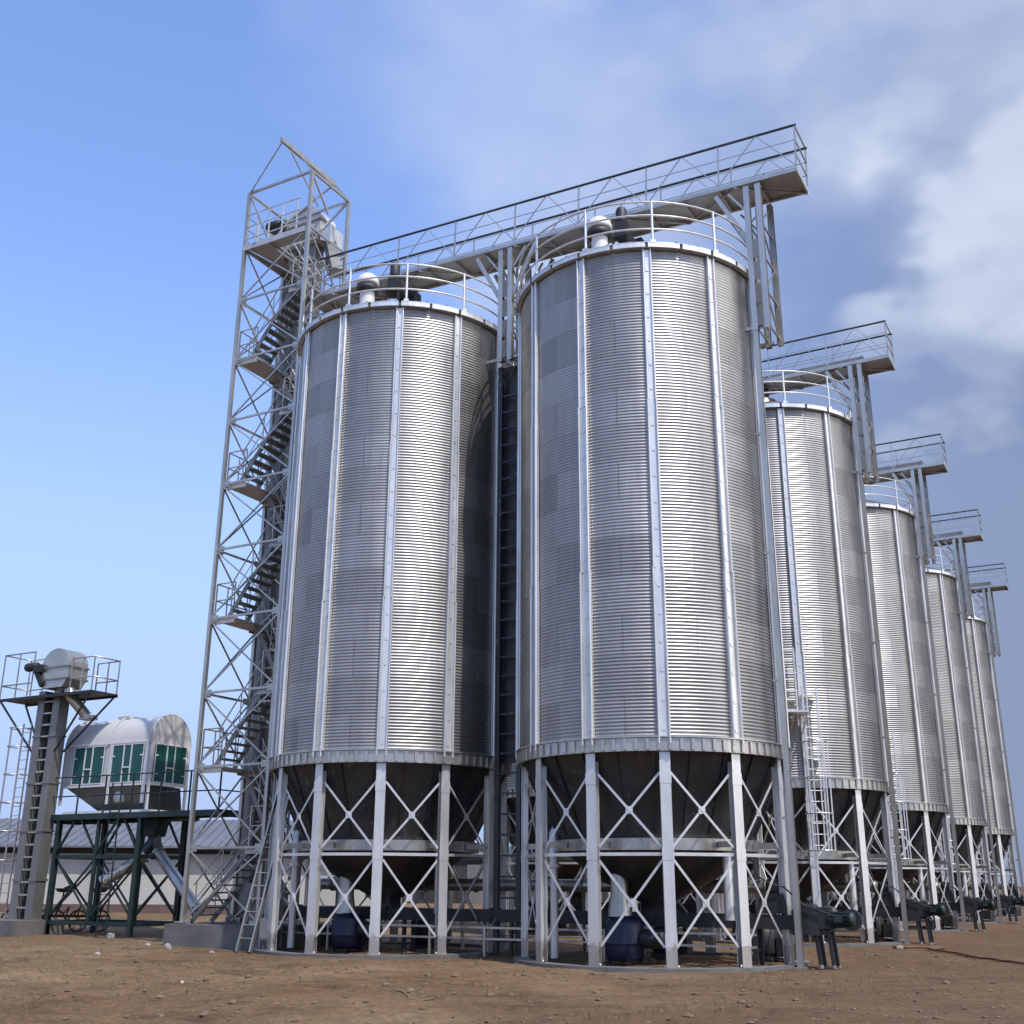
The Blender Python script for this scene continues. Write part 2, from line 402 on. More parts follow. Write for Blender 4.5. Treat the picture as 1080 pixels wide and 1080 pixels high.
# ------------------------------------------------------------------ catwalks over the rows
def catwalk(x0, x1, y, z, tilt, label):
    W = thing('catwalk', label, 'walkway', (x1, y, z), 0, 'catwalks over the silo rows'); W.rotation_euler.y = math.radians(tilt)
    n = x1 - x0; hw = .53; H = 1.38
    b = MB(); b.box(-n, 0, -hw, hw, .14, .17)
    for i in range(int(n/1.0) + 1): b.beam((-i*1.0 - .02, -hw, .08), (-i*1.0 - .02, hw, .08), .05, .11)
    b.build('deck', 'deck', W)
    b = MB(); k = 0; x = 0
    while x < n - .5:
        x2 = min(x + 1.6, n)
        b.beam((-x, -hw*(1 if k % 2 else -1), .02), (-x2, hw*(1 if k % 2 else -1), .02), .05, .05); x = x2; k += 1
    b.build('floor_bracing', 'galv', W)
    for sy in (-1, 1):
        b = MB(); yy = sy*hw
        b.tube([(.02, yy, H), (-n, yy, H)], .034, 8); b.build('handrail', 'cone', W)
        b = MB(); b.beam((0, yy, .09), (-n, yy, .10), .05, .11)
        for h in (.55, .95): b.beam((0, yy, h), (-n, yy, h), .018, .018)
        x = .02; k = 0
        while x < n:
            b.beam((-x, yy, .15), (-x, yy, H), .035, .035)
            if x + 2 < n:
                p, q = ((-x, yy, .2), (-x - 1, yy, H)) ; b.beam(p, q, .022, .022); b.beam((-x - 1, yy, H), (-x - 2, yy, .2), .022, .022)
            x += 2.0
        b.build('side_rail', 'galv', W)
    b = MB()
    for h in (.55, .95, H): b.beam((-.02, -hw, h), (-.02, hw, h), .035)
    b.build('end_rail', 'galv', W)
    b = MB(); b.box(-n + .2, -.9, -.02, .42, .2, .52)
    for i in range(int((n - 1.2)/2)): b.box(-1.0 - 2*i, -.96 - 2*i, -.04, .44, .17, .55)
    b.build('conveyor_trough', 'trunk', W)
    return W
CW = ['long front catwalk bridging from the stair tower over both front silos',
      'second catwalk back, jutting right above the second silo of the right row',
      'third catwalk back, jutting right above the middle silo of the right row',
      'fourth catwalk back, smaller, above the fourth silo of the right row',
      'farthest and smallest looking catwalk at the far right end']
catwalk(-10.45, 4.58, 0, 18.36, 1.75, CW[0])
for r in range(1, 5): catwalk(-10.4, 4.55, ROW*r, 18.16, 0, CW[r])
# ------------------------------------------------------------------ catwalk support columns
def column(x, y, z0, z1, sides, wall_r, label, group):
    # upright frame bracketed to the upper part of the silo walls, carrying the catwalk
    C = thing('catwalk_support', label, 'column', (x, y, z0), 0, group)
    h = z1 - z0; p0 = None; hx = .15
    for py in (-.52, .52):
        for px in (-hx, hx):
            if not p0:
                b = MB(); b.box(-.07, .07, -.07, -.058, 0, h); b.box(-.07, .07, .058, .07, 0, h); b.box(-.006, .006, -.058, .058, 0, h)
                p0 = b.build('post', 'galv', C, (px, py, 0))
            else: inst(p0, 'post', C, (px, py, 0))
    if len(sides) == 1:
        b = MB(); b.box(-.06, .06, -.06, -.05, -z0, 0); b.box(-.06, .06, .05, .06, -z0, 0); b.box(-.005, .005, -.05, .05, -z0, 0); b.box(-.11, .11, -.11, .11, -z0 - .02, -z0 + .02)
        for q in range(1, 5): b.box(-.17, -.06, -.03, .03, -z0 + 2.9*q, -z0 + 2.9*q + .06)
        b.build('lower_post', 'galv', C, (-hx, -.52, 0))
    if len(sides) == 2:
        b = MB()
        for px in (-.3, .3): b.beam((px, -.2, -z0), (px, -.2, 0), .12, .12)
        for q in range(30): b.beam((-.3, -.2, -z0 + .3 + .48*q), (.3, -.2, -z0 + .3 + .48*q), .05, .05)
        b.box(-.47, .47, .0, .03, -z0 + 4.4, .1)  # added dark plate fills the gap in place of its shade
        b.build('ladder_gap_fill', 'cone', C)
    b = MB(); z = .15; k = 0
    while z < h - .6:
        zt = min(z + .95, h - .2)
        for sx in (-hx, hx):
            b.beam((sx, -.46, z), (sx, .46, z), .04); b.beam((sx, -.46, z if k % 2 else zt), (sx, .46, zt if k % 2 else z), .035)
        z += .95; k += 1
    b.build('lattice', 'galv', C)
    b = MB()
    for k in range(4): b.box(-.075, .075, -.588, -.580, .1 + .62*k, .62 + .62*k)
    b.build('tie_plate', 'trunk', C)
    for s in sides:                                   # brackets back to the wall and knees up to the catwalk
        for sy in (-1, 1):
            wx = s*(abs(x - (LX if (s < 0 and x < 0) else 0)) - math.sqrt(wall_r**2 - .27))
            b = MB(); b.beam((0, sy*.5, .1), (wx, sy*.5, .1), .06, .08); b.build('wall_bracket', 'galv', C)
            b = MB(); b.beam((s*hx, sy*.52, h - 1.6), (s*.95, sy*.52, h - .02), .07, .11)
            b.beam((s*hx, sy*.52, h - .72), (s*.62, sy*.52, h - .05), .05); b.build('knee_brace', 'galv', C)
    return C
TH = ['front', 'second', 'middle', 'fourth', 'farthest']
for r in range(5):
    column(3.42, ROW*r, 14.3, 18.34 if r == 0 else 18.16, (-1,), 3.05,
           'lattice bracket at the upper right of the %s right row silo under the catwalk end' % ('nearest', 'second', 'middle', 'fourth', 'farthest')[r], 'lattice columns right of the silos')
column(-3.69, 0, 15.1, 18.58, (-1, 1), 3.05, 'steel column bracketed in the gap between the tops of the two front silos', 'columns between the silo rows')
# ------------------------------------------------------------------ conveyors beneath the rows
def conveyor(y, label):
    T = thing('chain_conveyor', label, 'conveyor', (3.1, y, 0), 0, 'black conveyors under the silo rows')
    b = MB(); b.box(-13.4, 0, -.22, .22, .72, 1.0)
    for i in range(9): b.box(-13.2 + 1.5*i, -13.14 + 1.5*i, -.25, .25, .69, 1.03)
    b.build('trough', 'dark', T); l0 = None
    for x in (-12.6, -9.6, -6.6, -3.6, -.8):
        b = MB()
        if not l0:
            for sy in (-.2, .2): b.beam((0, sy, 0), (0, sy, .72), .08)
            b.beam((0, -.2, .3), (0, .2, .3), .05); l0 = b.build('trestle', 'dark', T, (x, 0, 0))
        else: inst(l0, 'trestle', T, (x, 0, 0))
    b = MB(); b.box(.004, .55, -.25, .25, .62, 1.08); b.prism([(0, 1.08), (.55, 1.08), (.42, 1.22), (.1, 1.22)], 'y', -.2, .2)
    b.build('drive_head', 'dark', T)
    b = MB(); b.lathe([(0, .0), (.10, .0), (.13, .05), (.13, .46), (.15, .46), (.15, .53), (.09, .56), (0, .57)], 18, c=(.7, -.12, .93), axis='x')
    for i in range(12):
        a = 2*PI*i/12; b.beam((.76, -.12 + .138*math.cos(a), .93 + .138*math.sin(a)), (1.14, -.12 + .138*math.cos(a), .93 + .138*math.sin(a)), .010, .03, (0, math.cos(a), math.sin(a)))
    b.box(.88, 1.04, -.31, -.23, .88, 1.02)
    b.build('motor', 'dgreen', T)
    b = MB(); b.box(.5, .78, -.2, .1, .75, 1.16); b.lathe([(0, -.08), (.24, -.08), (.24, .08), (0, .08)], 20, c=(.66, .16, .95), axis='y'); b.build('gearbox', 'dark', T)
    b = MB(); b.lathe([(.0, -.06), (.21, -.06), (.21, .06), (0, .06)], 22, c=(1.12, .2, .92), axis='y', smooth=False); b.box(.3, 1.1, .17, .23, .78, 1.06); b.build('belt_guard', 'dark', T)
    b = MB(); b.prism([(-.75, 1.02), (-.1, 1.02), (-.2, 1.42), (-.62, 1.42)], 'y', -.24, .24)
    b.lathe([(.0, .0), (.15, .0), (.17, .06), (.17, .26), (.1, .32), (0, .33)], 16, c=(-.4, 0, 1.4)); b.build('inspection_hood', 'dark', T)
    b = MB()
    for x in (.52, .78): b.beam((x, -.16, .04), (x - .06, -.16, .7), .07); b.beam((x, .16, .04), (x - .06, .16, .7), .07)
    s_ = b.build('drive_stand', 'dark', T)
    for x in (.52, .78):
        for sy in (-.17, .17):
            b = MB(); b.lathe([(0, .07), (.035, .065), (.055, .0)], 10, c=(x + .01, sy, 0)); b.build('foot', 'conc', s_)
    b = MB(); b.tube([(-.75, -.3, 2.15), (-.6, -.36, 1.75), (-.35, -.34, 1.6), (-.1, -.3, 1.55), (.3, -.3, 1.2), (.6, -.3, 1.1), (.9, -.32, 1.0)], .016, 6)
    b.build('cable', 'dark', T)
    # low service rail along the conveyor
    b = MB()
    for z in (.38, .62): b.beam((-13.2, -.75, z), (-.6, -.75, z), .045)
    for i in range(9): b.beam((-13.0 + 1.5*i, -.75, 0), (-13.0 + 1.5*i, -.75, .66), .05)
    for i in range(9): b.beam((-13.0 + 1.5*i, -.75, .5), (-13.0 + 1.5*i, -.22, .8), .03)
    b.build('service_rail', 'galv', T)
for r in range(5):
    conveyor(ROW*r - .14, ('black chain conveyor under the front two silos, its motor sticking out at front right',
                          'conveyor drive beside the second silo of the right row, above the hose on the ground',
                          'conveyor drive at the foot of the middle silo of the right row',
                          'conveyor drive at the foot of the fourth silo in the right row',
                          'conveyor drive at the foot of the farthest silo in the right row')[r])
# blue drums with a grey funnel pipe beneath the front silos
def drum(x, y, r, h, label):
    D = thing('blue_drum', label, 'drum', (x, y, 0), 0, 'blue drums under the front silos')
    b = MB(); b.lathe([(0, 0.06), (r*.86, .06), (r*.95, .12), (r, h*.35), (r, h*.4), (r*1.03, h*.42), (r, h*.45), (r, h*.78), (r*.9, h*.9), (r*.55, h), (0, h)], 32)
    b.build('barrel', 'blue', D)
    for k in range(4):
        b = MB(); b.beam((r*.8*math.cos(k*PI/2 + .6), r*.8*math.sin(k*PI/2 + .6), 0), (r*.8*math.cos(k*PI/2 + .6), r*.8*math.sin(k*PI/2 + .6), .2), .06); b.build('foot', 'dark', D)
    b = MB(); b.lathe([(r*.62, h - .02), (r*.6, h + .08), (.19, h + .42), (.19, 2.2)], 24, c=(-.1, 0, 0)); b.build('funnel_pipe', 'galv', D)
    b = MB(); b.lathe([(0, 0), (.17, 0), (.19, .06), (.19, .5), (.1, .56), (0, .57)], 16, c=(r*.9, 0, .5), axis='x'); b.build('motor', 'dark', D)
drum(-.28, -1.2, .42, .95, 'dark blue drum under the nearest silo with a tall grey funnel pipe')
drum(-7.75, -.95, .40, .88, 'dark blue drum under the front left silo with pale funnel on top')

# ------------------------------------------------------------------ stair tower
TX0, TX1, TY0, TY1 = -13.1, -10.5, -1.1, .82
LV = [.55, 2.45, 4.6, 6.65, 8.8, 10.88, 12.93, 15.0, 17.05, 19.15, 21.15, 23.15]
T = thing('stair_tower', 'tall open lattice stair tower with zigzag flights left of the front silos', 'tower', (0, 0, 0))
for x in (TX0, TX1):
    for y in (TY0, TY1):
        top = LV[-1]
        b = MB(); b.box(x - .052, x + .052, y - .052, y - .04, LV[0], top); b.box(x - .052, x - .04, y - .04, y + .052, LV[0], top); b.box(x + .04, x + .052, y - .04, y + .052, LV[0], top)
        b.box(x - .16, x + .16, y - .16, y + .16, LV[0], LV[0] + .03); b.build('post', 'galv', T)
faces = [((TX0, TY0), (TX1, TY0)), ((TX0, TY1), (TX1, TY1)), ((TX0, TY0), (TX0, TY1)), ((TX1, TY0), (TX1, TY1))]
for (xa, ya), (xb, yb) in faces:
    b = MB()
    for i, z in enumerate(LV):
        if i == len(LV) - 1: b.build('face_bracing', 'galv', T); b = MB(); b.beam((xa, ya, z), (xb, yb, z), .06, .08); b.build('top_beam', 'galv', T); continue
        if i: b.beam((xa, ya, z), (xb, yb, z), .045, .06)
        if i < len(LV) - 2:
            z2 = LV[i + 1]
            b.beam((xa, ya, z + .05), (xb, yb, z2 - .05), .032, .042); b.beam((xb, yb, z + .05), (xa, ya, z2 - .05), .032, .042)
            for (px, py) in ((xa, ya), (xb, yb)):
                dx, dy = (xb - xa), (yb - ya); L_ = math.hypot(dx, dy); sg = 1 if (px, py) == (xa, ya) else -1
                b.beam((px + sg*dx/L_*.05, py + sg*dy/L_*.05, z), (px + sg*dx/L_*.28, py + sg*dy/L_*.28, z), .02, .18)
# top frame: rails round the head platform and the hoist jib
b = MB(); zt = LV[-1]
for p, q, w in (((TX1, TY0, zt - .05), (TX1 + .02, -.2, LV[-2] + .9), .05), ((TX0, TY0, zt), (TX0 + .9, TY0, LV[-2] + .1), .05),
                ((TX0, TY1, zt), (TX0 + .6, TY0 + .4, LV[-2]), .04), ((TX1, TY1, zt), (TX1 - .7, .4, LV[-2] + .9), .07)):
    b = MB(); b.beam(p, q, w); b.build('top_brace', 'galv', T)
b = MB(); zj = 23.98
b.beam((-11.1, -2.0, zj), (-11.1, .82, zj), .09, .16); jib = b.build('hoist_jib', 'galv', T)
b = MB(); b.beam((-11.1, .75, zj), (TX1, TY1, zt), .06); b.beam((-11.1, .75, zj), (TX0, TY1, zt), .05)
b.beam((-11.1, -1.1, zj), (TX1, TY0, zt), .05); b.beam((-11.1, -1.9, zj), (TX0, TY0, zt), .035); b.beam((-11.1, -1.6, zj - .05), (-11.1, .0, LV[-2] + 1.5), .035)
b.build('jib_stay', 'galv', jib)
def flight(xa, za, xb, zb, y0, y1):
    b = MB()
    for y in (y0, y1): b.beam((xa, y, za), (xb, y, zb), .03, .13)
    n = 10
    for i in range(1, n):
        t = i/n; x = xa + (xb - xa)*t; z = za + (zb - za)*t
        b.box(x - .12, x + .12, y0 + .016, y1 - .016, z - .02, z + .02)
    f = b.build('stair_flight', 'trunk', T)
    b = MB()
    for y in (y0, y1):
        b.tube([(xa, y, za + .95), (xb, y, zb + .95)], .02, 6); b.tube([(xa, y, za + .5), (xb, y, zb + .5)], .012, 6)
        for t in (.05, .5, .95): b.beam((xa + (xb - xa)*t, y, za + (zb - za)*t), (xa + (xb - xa)*t, y, za + (zb - za)*t + .95), .025)
    b.build('handrail', 'galv', f)
def landing(x0, x1, z, outx):
    b = MB(); b.box(x0, x1, TY0 + .08, TY1 - .08, z - .03, z)
    b.beam((x0, TY0 + .1, z - .1), (x1, TY0 + .1, z - .1), .05, .12); b.beam((x0, TY1 - .1, z - .1), (x1, TY1 - .1, z - .1), .05, .12)
    l = b.build('landing', 'deck', T)
    b = MB(); x = outx
    ys = [TY0 + .1, TY0 + .55, TY0 + 1.0, TY0 + 1.4, TY1 - .1]
    for y in ys: b.beam((x, y, z), (x, y, z + 1.05), .03)
    for h in (.55, 1.05): b.tube([(x, ys[0], z + h), (x, ys[-1], z + h)], .02, 6)
    xi = x + (.7 if x < -12 else -.5)
    for h in (.55, 1.05):
        b.tube([(x, ys[0], z + h), (xi, ys[0], z + h)], .02, 6)
    b.beam((xi, ys[0], z), (xi, ys[0], z + 1.05), .03)
    b.build('landing_rail', 'galv', l)
for i in range(0, 10):
    z, z2 = LV[i], LV[i + 1]
    if i % 2 == 0:
        flight(TX0 + .58 if i else TX0 + .2, z, TX1 - .5, z2, TY0 + .1, TY0 + .86)
        if i: landing(TX0 + .02, TX0 + .8, z, TX0 + .06)
    else:
        flight(TX1 - .62, z, TX0 + .72, z2, .02, .68); landing(TX1 - .68, TX1 - .02, z, TX1 - .08)
# head platform
z = LV[10]; b = MB(); b.box(TX0 - .1, TX0 + 1.0, TY0 - .05, TY1 + .2, z - .04, z); b.box(TX0 + 1.0, TX1 - .1, TY0 - .05, TY0 + .55, z - .04, z)
for x in (TX0, TX0 + .9): b.beam((x, TY0 - .03, z - .10), (x, TY1 + .18, z - .10), .06, .12)
b.beam((TX0 - .1, TY0 - .03, z - .1), (TX1 - .1, TY0 - .03, z - .1), .05, .18)
hp = b.build('head_platform', 'deck', T)
b = MB()
for h in (.25, .7, 1.15):
    b.tube([(TX1 - .4, TY0, z + h), (TX0 - .06, TY0, z + h), (TX0 - .06, TY1 + .15, z + h)], .022, 6)
for x in (TX0 - .06, TX0 + .45, TX0 + .95, TX0 + 1.5, TX0 + 2.1): b.beam((x, TY0, z), (x, TY0, z + 1.15), .035)
for y in (-.5, .1, .7, .95): b.beam((TX0 - .06, y, z), (TX0 - .06, y, z + 1.15), .035)
b.build('platform_rail', 'rail', hp)

# bucket elevator behind the tower
EZ = .55
E = thing('bucket_elevator', 'tall grey bucket elevator trunking rising behind the stair tower up to its head', 'elevator', (-12.6, 1.25, 0), 0, 'bucket elevators')
def trunk(par, x, w, d, z0, z1, step, leg_name='trunk'):
    b = MB(); b.box(x - w/2, x + w/2, -d/2, d/2, z0, z1); z = z0 + step
    while z < z1: b.box(x - w/2 - .035, x + w/2 + .035, -d/2 - .035, d/2 + .035, z - .04, z + .04); z += step
    return b.build(leg_name, 'trunk', par)
trunk(E, -.42, .44, .42, .5, 22.3, 2.1); trunk(E, .42, .44, .42, .5, 22.3, 2.1)
z = 1.4
while z < 21.5: b = MB(); b.box(-.2, .2, -.16, -.12, z, z + .06); b.build('tie_bar', 'trunk', E); z += .9
b = MB(); b.box(-.8, .8, -.36, .36, 0.0, 1.3); b.prism([(-.8, 1.3), (.8, 1.3), (.66, 1.55), (-.66, 1.55)], 'y', -.3, .3); b.build('boot', 'trunk', E)
def head_z(o, dz):
    o.location.z += dz; return o
b = MB(); prof = [(-.75, 21.6), (.8, 21.6), (.95, 21.9), (.95, 22.35)] + [(.1 + .85*math.cos(t), 22.35 + .62*math.sin(t)) for t in [PI*i/12 for i in range(1, 12)]] + [(-.75, 22.35)]
b.prism(prof, 'y', -.42, .42); hd = head_z(b.build('head', 'enamel', E), EZ)
b = MB(); b.box(-.78, .98, -.45, .45, 22.28, 22.36); b.box(-.78, .9, -.45, .45, 21.75, 21.82); b.build('head_flange', 'trunk', hd)
b = MB(); b.lathe([(0, 0), (.16, 0), (.2, .06), (.2, .5), (.14, .58), (0, .6)], 18, c=(-1.2, -.6, 22.45), axis='x'); b.box(-.95, -.6, -.7, -.35, 21.9, 22.55)
head_z(b.build('motor', 'dark', E), EZ)
b = MB(); b.prism([(.9, 21.55), (1.32, 21.35), (1.32, 22.0), (.9, 22.25)], 'y', -.34, .34); head_z(b.build('discharge_hood', 'rail', E), EZ)
b = MB(); b.beam((1.05, .0, 22.1), (2.35, -1.15, 20.0), .34, .34); b.beam((1.6, -.5, 20.98), (1.7, -.58, 20.86), .42, .42); b.build('spout', 'trunk', E)

# concrete plinths
b = MB(); b.box(-13.42, -9.95, -1.42, 2.3, -.2, .52); o = b.build('concrete_plinth', 'conc'); tag(o, 'long grey concrete block under the stair tower', 'plinth')
b = MB(); b.box(-23.3, -20.75, -.35, 1.6, -.2, .42); o = b.build('concrete_plinth', 'conc'); tag(o, 'concrete block under the small elevator at the left edge', 'plinth')

# leaning ladder and electric box by the left silo
Ld = thing('leaning_ladder', 'steel ladder leaning on the left legs of the front left silo', 'ladder', (-9.6, -2.35, 0))
b = MB()
for dx in (0, .42): b.beam((dx - .18, -.25, 0), (dx + .35, .35, 4.2), .045, .09)
b.build('side_rail', 'galv', Ld)
for i in range(1, 14):
    b = MB(); t = i/14; b.tube([(-.18 + .53*t, -.25 + .6*t, 4.2*t), (.24 + .53*t, -.25 + .6*t, 4.2*t)], .016, 6); b.build('rung', 'galv', Ld)
Bx = thing('electric_box', 'small grey electric box on a frame at the foot of the leaning ladder', 'electric box', (-9.62, -1.75, 0))
b = MB(); b.box(-.16, .16, -.09, .09, .28, .72); b.box(-.18, .18, -.11, .11, .72, .745); b.build('cabinet', 'galv', Bx)
b = MB(); b.beam((-.2, 0, 0), (-.2, 0, .7), .04); b.beam((.2, 0, 0), (.2, 0, .7), .04); b.beam((-.2, 0, .25), (.2, 0, .25), .04); b.build('frame', 'galv', Bx)

# ------------------------------------------------------------------ small elevator at the left
E2 = thing('bucket_elevator', 'shorter twin trunk elevator with railed platform at the left edge', 'elevator', (-21.62, .75, 0), 0, 'bucket elevators')
def trunk2(x):
    b = MB(); b.box(x - .16, x + .16, -.2, .2, .4, 7.6); z = 1.6
    while z < 7.6: b.box(x - .19, x + .19, -.23, .23, z - .03, z + .03); z += 1.5
    return b.build('trunk', 'trunk', E2)
trunk2(-.38); trunk2(.36)
z = .75
while z < 7.3: b = MB(); b.box(-.22, .2, -.19, -.15, z, z + .05); b.build('tie_bar', 'galv', E2); z += .38
b = MB(); b.box(-.2, .18, .02, .06, .5, 7.5); b.build('back_plate', 'dark', E2)
b = MB(); prof = [(-.1, 7.65), (.85, 7.65), (1.08, 7.95), (1.08, 8.35)] + [(.42 + .66*math.cos(t), 8.35 + .62*math.sin(t)) for t in [PI*i/12 for i in range(1, 12)]] + [(-.24, 8.35), (-.24, 7.95)]
prof = [(u - .1, w) for u, w in prof]
b.prism(prof, 'y', -.4, .4); hd = b.build('head', 'galv', E2)
b = MB(); b.box(-.38, 1.02, -.43, .43, 8.30, 8.36); b.box(-.38, 1.02, -.43, .43, 7.90, 7.96); b.build('head_flange', 'trunk', hd)
b = MB(); b.lathe([(0, 0), (.13, 0), (.15, .05), (.15, .5), (.1, .55), (0, .55)], 16, c=(-1.05, -.42, 8.42), axis='x'); b.beam((-.6, -.4, 8.4), (-.15, -.38, 7.75), .2, .2); b.box(-.55, -.2, -.55, -.3, 8.2, 8.45); b.build('motor', 'dark', E2)
b = MB(); b.tube([(.72, -.05, 7.6), (.85, -.05, 7.35), (1.25, .35, 6.75)], [.17, .17, .17], 14); b.lathe([(.24, -.05), (.24, .05)], 14, c=(1.3, .4, 6.72)); b.box(1.05, 1.5, .2, .6, 6.62, 6.72); b.build('spout', 'galv', E2)
pz = 7.42; b = MB(); b.box(-2.2, 2.3, -.5, .6, pz - .04, pz)
for y in (-.5, .6): b.beam((-2.2, y, pz - .06), (2.3, y, pz - .06), .04, .09)
pf = b.build('platform', 'dark', E2)
for (xa, xb) in ((-2.17, -.65), (1.25, 2.27)):
    b = MB(); xo = xa if xa < 0 else xb
    for h in (.45, 1.1 if xa > 0 else 1.5):
        b.tube([(xb if xa < 0 else xa, -.47, pz + h), (xo, -.47, pz + h), (xo, .57, pz + h), (xb if xa < 0 else xa, .57, pz + h)], .025, 6)
    hh = 1.1 if xa > 0 else 1.5
    for x in (xa, (xa + xb)/2, xb): b.beam((x, -.47, pz), (x, -.47, pz + hh), .035); b.beam((x, .57, pz), (x, .57, pz + hh), .035)
    b.build('guardrail', 'galv', pf)
b = MB()
for y in (-.45, .55):
    for p, q in (((-2.1, y, pz - .1), (-.55, y*.35, 5.6)), ((2.2, y, pz - .1), (.53, y*.35, 5.6))): b = MB(); b.beam(p, q, .05); b.build('knee_brace', 'dark', E2)
b = MB()
for x in (-1.35, -.95): b.beam((x, .0, .0), (x, .0, 6.6), .04)
z = .3
while z < 6.4: b.tube([(-1.35, 0, z), (-.95, 0, z)], .013, 6); z += .3
for z in (2.2, 3.1, 4.0, 4.9, 5.8, 6.4): b.tube([(-1.15 + .34*math.cos(t), -.02 - .6*math.sin(t), z) for t in [PI*i/10 for i in range(11)]], .018, 6); b.beam((-1.15, 0, z), (-.5, 0, z), .03)
for t in (.6, 1.57, 2.5): b.beam((-1.15 + .34*math.cos(t), -.02 - .6*math.sin(t), 2.2), (-1.15 + .34*math.cos(t), -.02 - .6*math.sin(t), 6.4), .03, .01)
b.build('ladder', 'galv', E2)

# ------------------------------------------------------------------ cleaner on its green platform
P = thing('steel_platform', 'dark green steel platform on braced legs carrying the cream domed cleaner', 'platform', (0, 0, 0))
PY0, PY1, PZ = .9, 2.75, 3.6
b = MB(); b.box(-22.4, -16.9, PY0 - .1, PY1 + .35, PZ - .05, PZ); b.box(-16.9, -13.9, PY0 - .1, PY0 + .9, PZ - .05, PZ)
for y in (PY0 - .08, PY1 + .33): b.beam((-22.4, y, PZ - .12), (-16.9 if y > 1 else -13.9, y, PZ - .10), .08, .13)
b.beam((-16.9, PY0 + .88, PZ - .12), (-13.9, PY0 + .88, PZ - .10), .08, .13)
for x in (-22.36, -20.7, -18.9, -17.0, -13.95): b.beam((x, PY0 - .05, PZ - .12), (x, PY1 + .3 if x < -15 else PY0 + .85, PZ - .12), .08, .16)
b.build('deck', 'green', P)
LEGS = [(-20.76, PY0), (-17.15, PY0), (-20.76, PY1), (-17.15, PY1)]
for x, y in LEGS:
    b = MB(); b.box(x - .075, x + .075, y - .075, y - .06, 0, PZ - .17); b.box(x - .075, x + .075, y + .06, y + .075, 0, PZ - .17); b.box(x - .01, x + .01, y - .06, y + .06, 0, PZ - .17); b.build('leg', 'green', P)
b = MB()
for (xa, ya), (xb, yb) in (((-20.76, PY0), (-17.15, PY0)), ((-20.76, PY1), (-17.15, PY1))):
    b.beam((xa, ya, 2.3), (xb, yb, 2.3), .07, .12); b.beam((xa, ya, .35), (xb, yb, .35), .07, .12)
    xm = (xa + xb)/2; b.beam((xm, ya, .35), (xm, yb, PZ - .2), .1)
    for p, q in ((xa, xm), (xm, xb)): b.beam((p, ya, .5), (q, yb, 2.25), .05); b.beam((q, ya + .03, .5), (p, yb + .03, 2.25), .05)
    b.beam((xa, ya, 2.4), (xa + .7, ya, PZ - .2), .06); b.beam((xb, yb, 2.4), (xb - .7, yb, PZ - .2), .06); b.beam((xm, ya, 2.4), (xm + .8, ya, PZ - .2), .06); b.beam((xm, ya, 2.4), (xm - .8, ya, PZ - .2), .06)
for x in (-20.76, -17.15):
    b.beam((x, PY0, 2.3), (x, PY1, 2.3), .07, .12); b.beam((x, PY0, .35), (x, PY1, .35), .07, .12); b.beam((x, PY0, .5), (x, PY1, 2.25), .05); b.beam((x, PY1, .5), (x, PY0, 2.25), .05)
b.build('leg_bracing', 'green', P)
b = MB(); yr = PY0 - .1
for h in (.55, 1.15): b.tube([(-22.4, yr, PZ + h), (-13.95, yr, PZ + h), (-13.95, PY0 + .85, PZ + h)], .022, 6)
for i in range(8): x = -22.35 + i*1.2; b.beam((x, yr, PZ), (x, yr, PZ + 1.15), .04)
b.beam((-13.95, PY0 + .85, PZ), (-13.95, PY0 + .85, PZ + 1.15), .04)
b.build('guardrail', 'dgreen', P)
b = MB()
for x in (-18.35, -17.95): b.beam((x, PY0 - .18, 0), (x, PY0 - .18, PZ + .9), .035)
z = .3
while z < PZ: b.tube([(-18.35, PY0 - .18, z), (-17.95, PY0 - .18, z)], .013, 6); z += .3
b.build('ladder', 'dgreen', P)

K = thing('grain_cleaner', 'cream barrel roofed grain cleaner with three dark teal double doors on the green platform', 'cleaning machine', (0, 0, 0))
KX0, KX1, KY0, KY1, KZ0, KZ1 = -21.3, -17.42, 1.22, 2.96, 4.5, 5.72
yc, hr = (KY0 + KY1)/2, (KY1 - KY0)/2
b = MB(); poly = [(KY0, KZ0), (KY1, KZ0), (KY1, KZ1)] + [(yc + hr*math.cos(t), KZ1 + .98*math.sin(t)) for t in [PI*i/24 for i in range(1, 24)]] + [(KY0, KZ1)]
b.prism(poly, 'x', KX0, KX1); body = b.build('body', 'enamel', K)
b = MB()
arc = [(yc + (hr + .03)*math.cos(t), KZ1 + 1.01*math.sin(t)) for t in [PI*i/24 for i in range(25)]]
for x in (KX0 + .02, (KX0 + KX1)/2, KX1 - .05): b = MB(); b.tube([(x, y, z) for y, z in arc], .03, 6); b.build('roof_seam', 'enamel', body)
b = MB(); b.box(-19.7, -19.2, yc - .25, yc + .25, KZ1 + .97, KZ1 + 1.05)
b.build('roof_hatch', 'enamel', body)
b = MB()
for x in (KX0 + .06, -19.12, KX1 - .12): b.box(x - .07, x + .07, KY0 - .03, KY0 - .005, KZ0 - .6, KZ1 + .05)
b.box(KX0, KX1 + .03, KY0 - .035, KY0 - .004, KZ0 - .05, KZ0 + .03); b.box(KX0, KX1, KY0 - .032, KY0 - .004, KZ1 + .06, KZ1 + .12)
b.box(KX1 + .004, KX1 + .03, KY0, KY1, KZ0 - .05, KZ0 + .03); b.box(KX1 - .02, KX1 + .028, KY0 + .02, KY0 + .12, 3.62, KZ1); b.box(KX1 - .02, KX1 + .028, KY1 - .12, KY1 - .02, 3.62, KZ1)
for y in (KY0, KY1): b.box(KX0 + .3, KX1 + .25, y - .06, y + .06, PZ + .002, PZ + .1)
b.box(KX1 + .1, KX1 + .22, KY0, KY1, PZ + .002, PZ + .1)
b.build('frame', 'white', K)
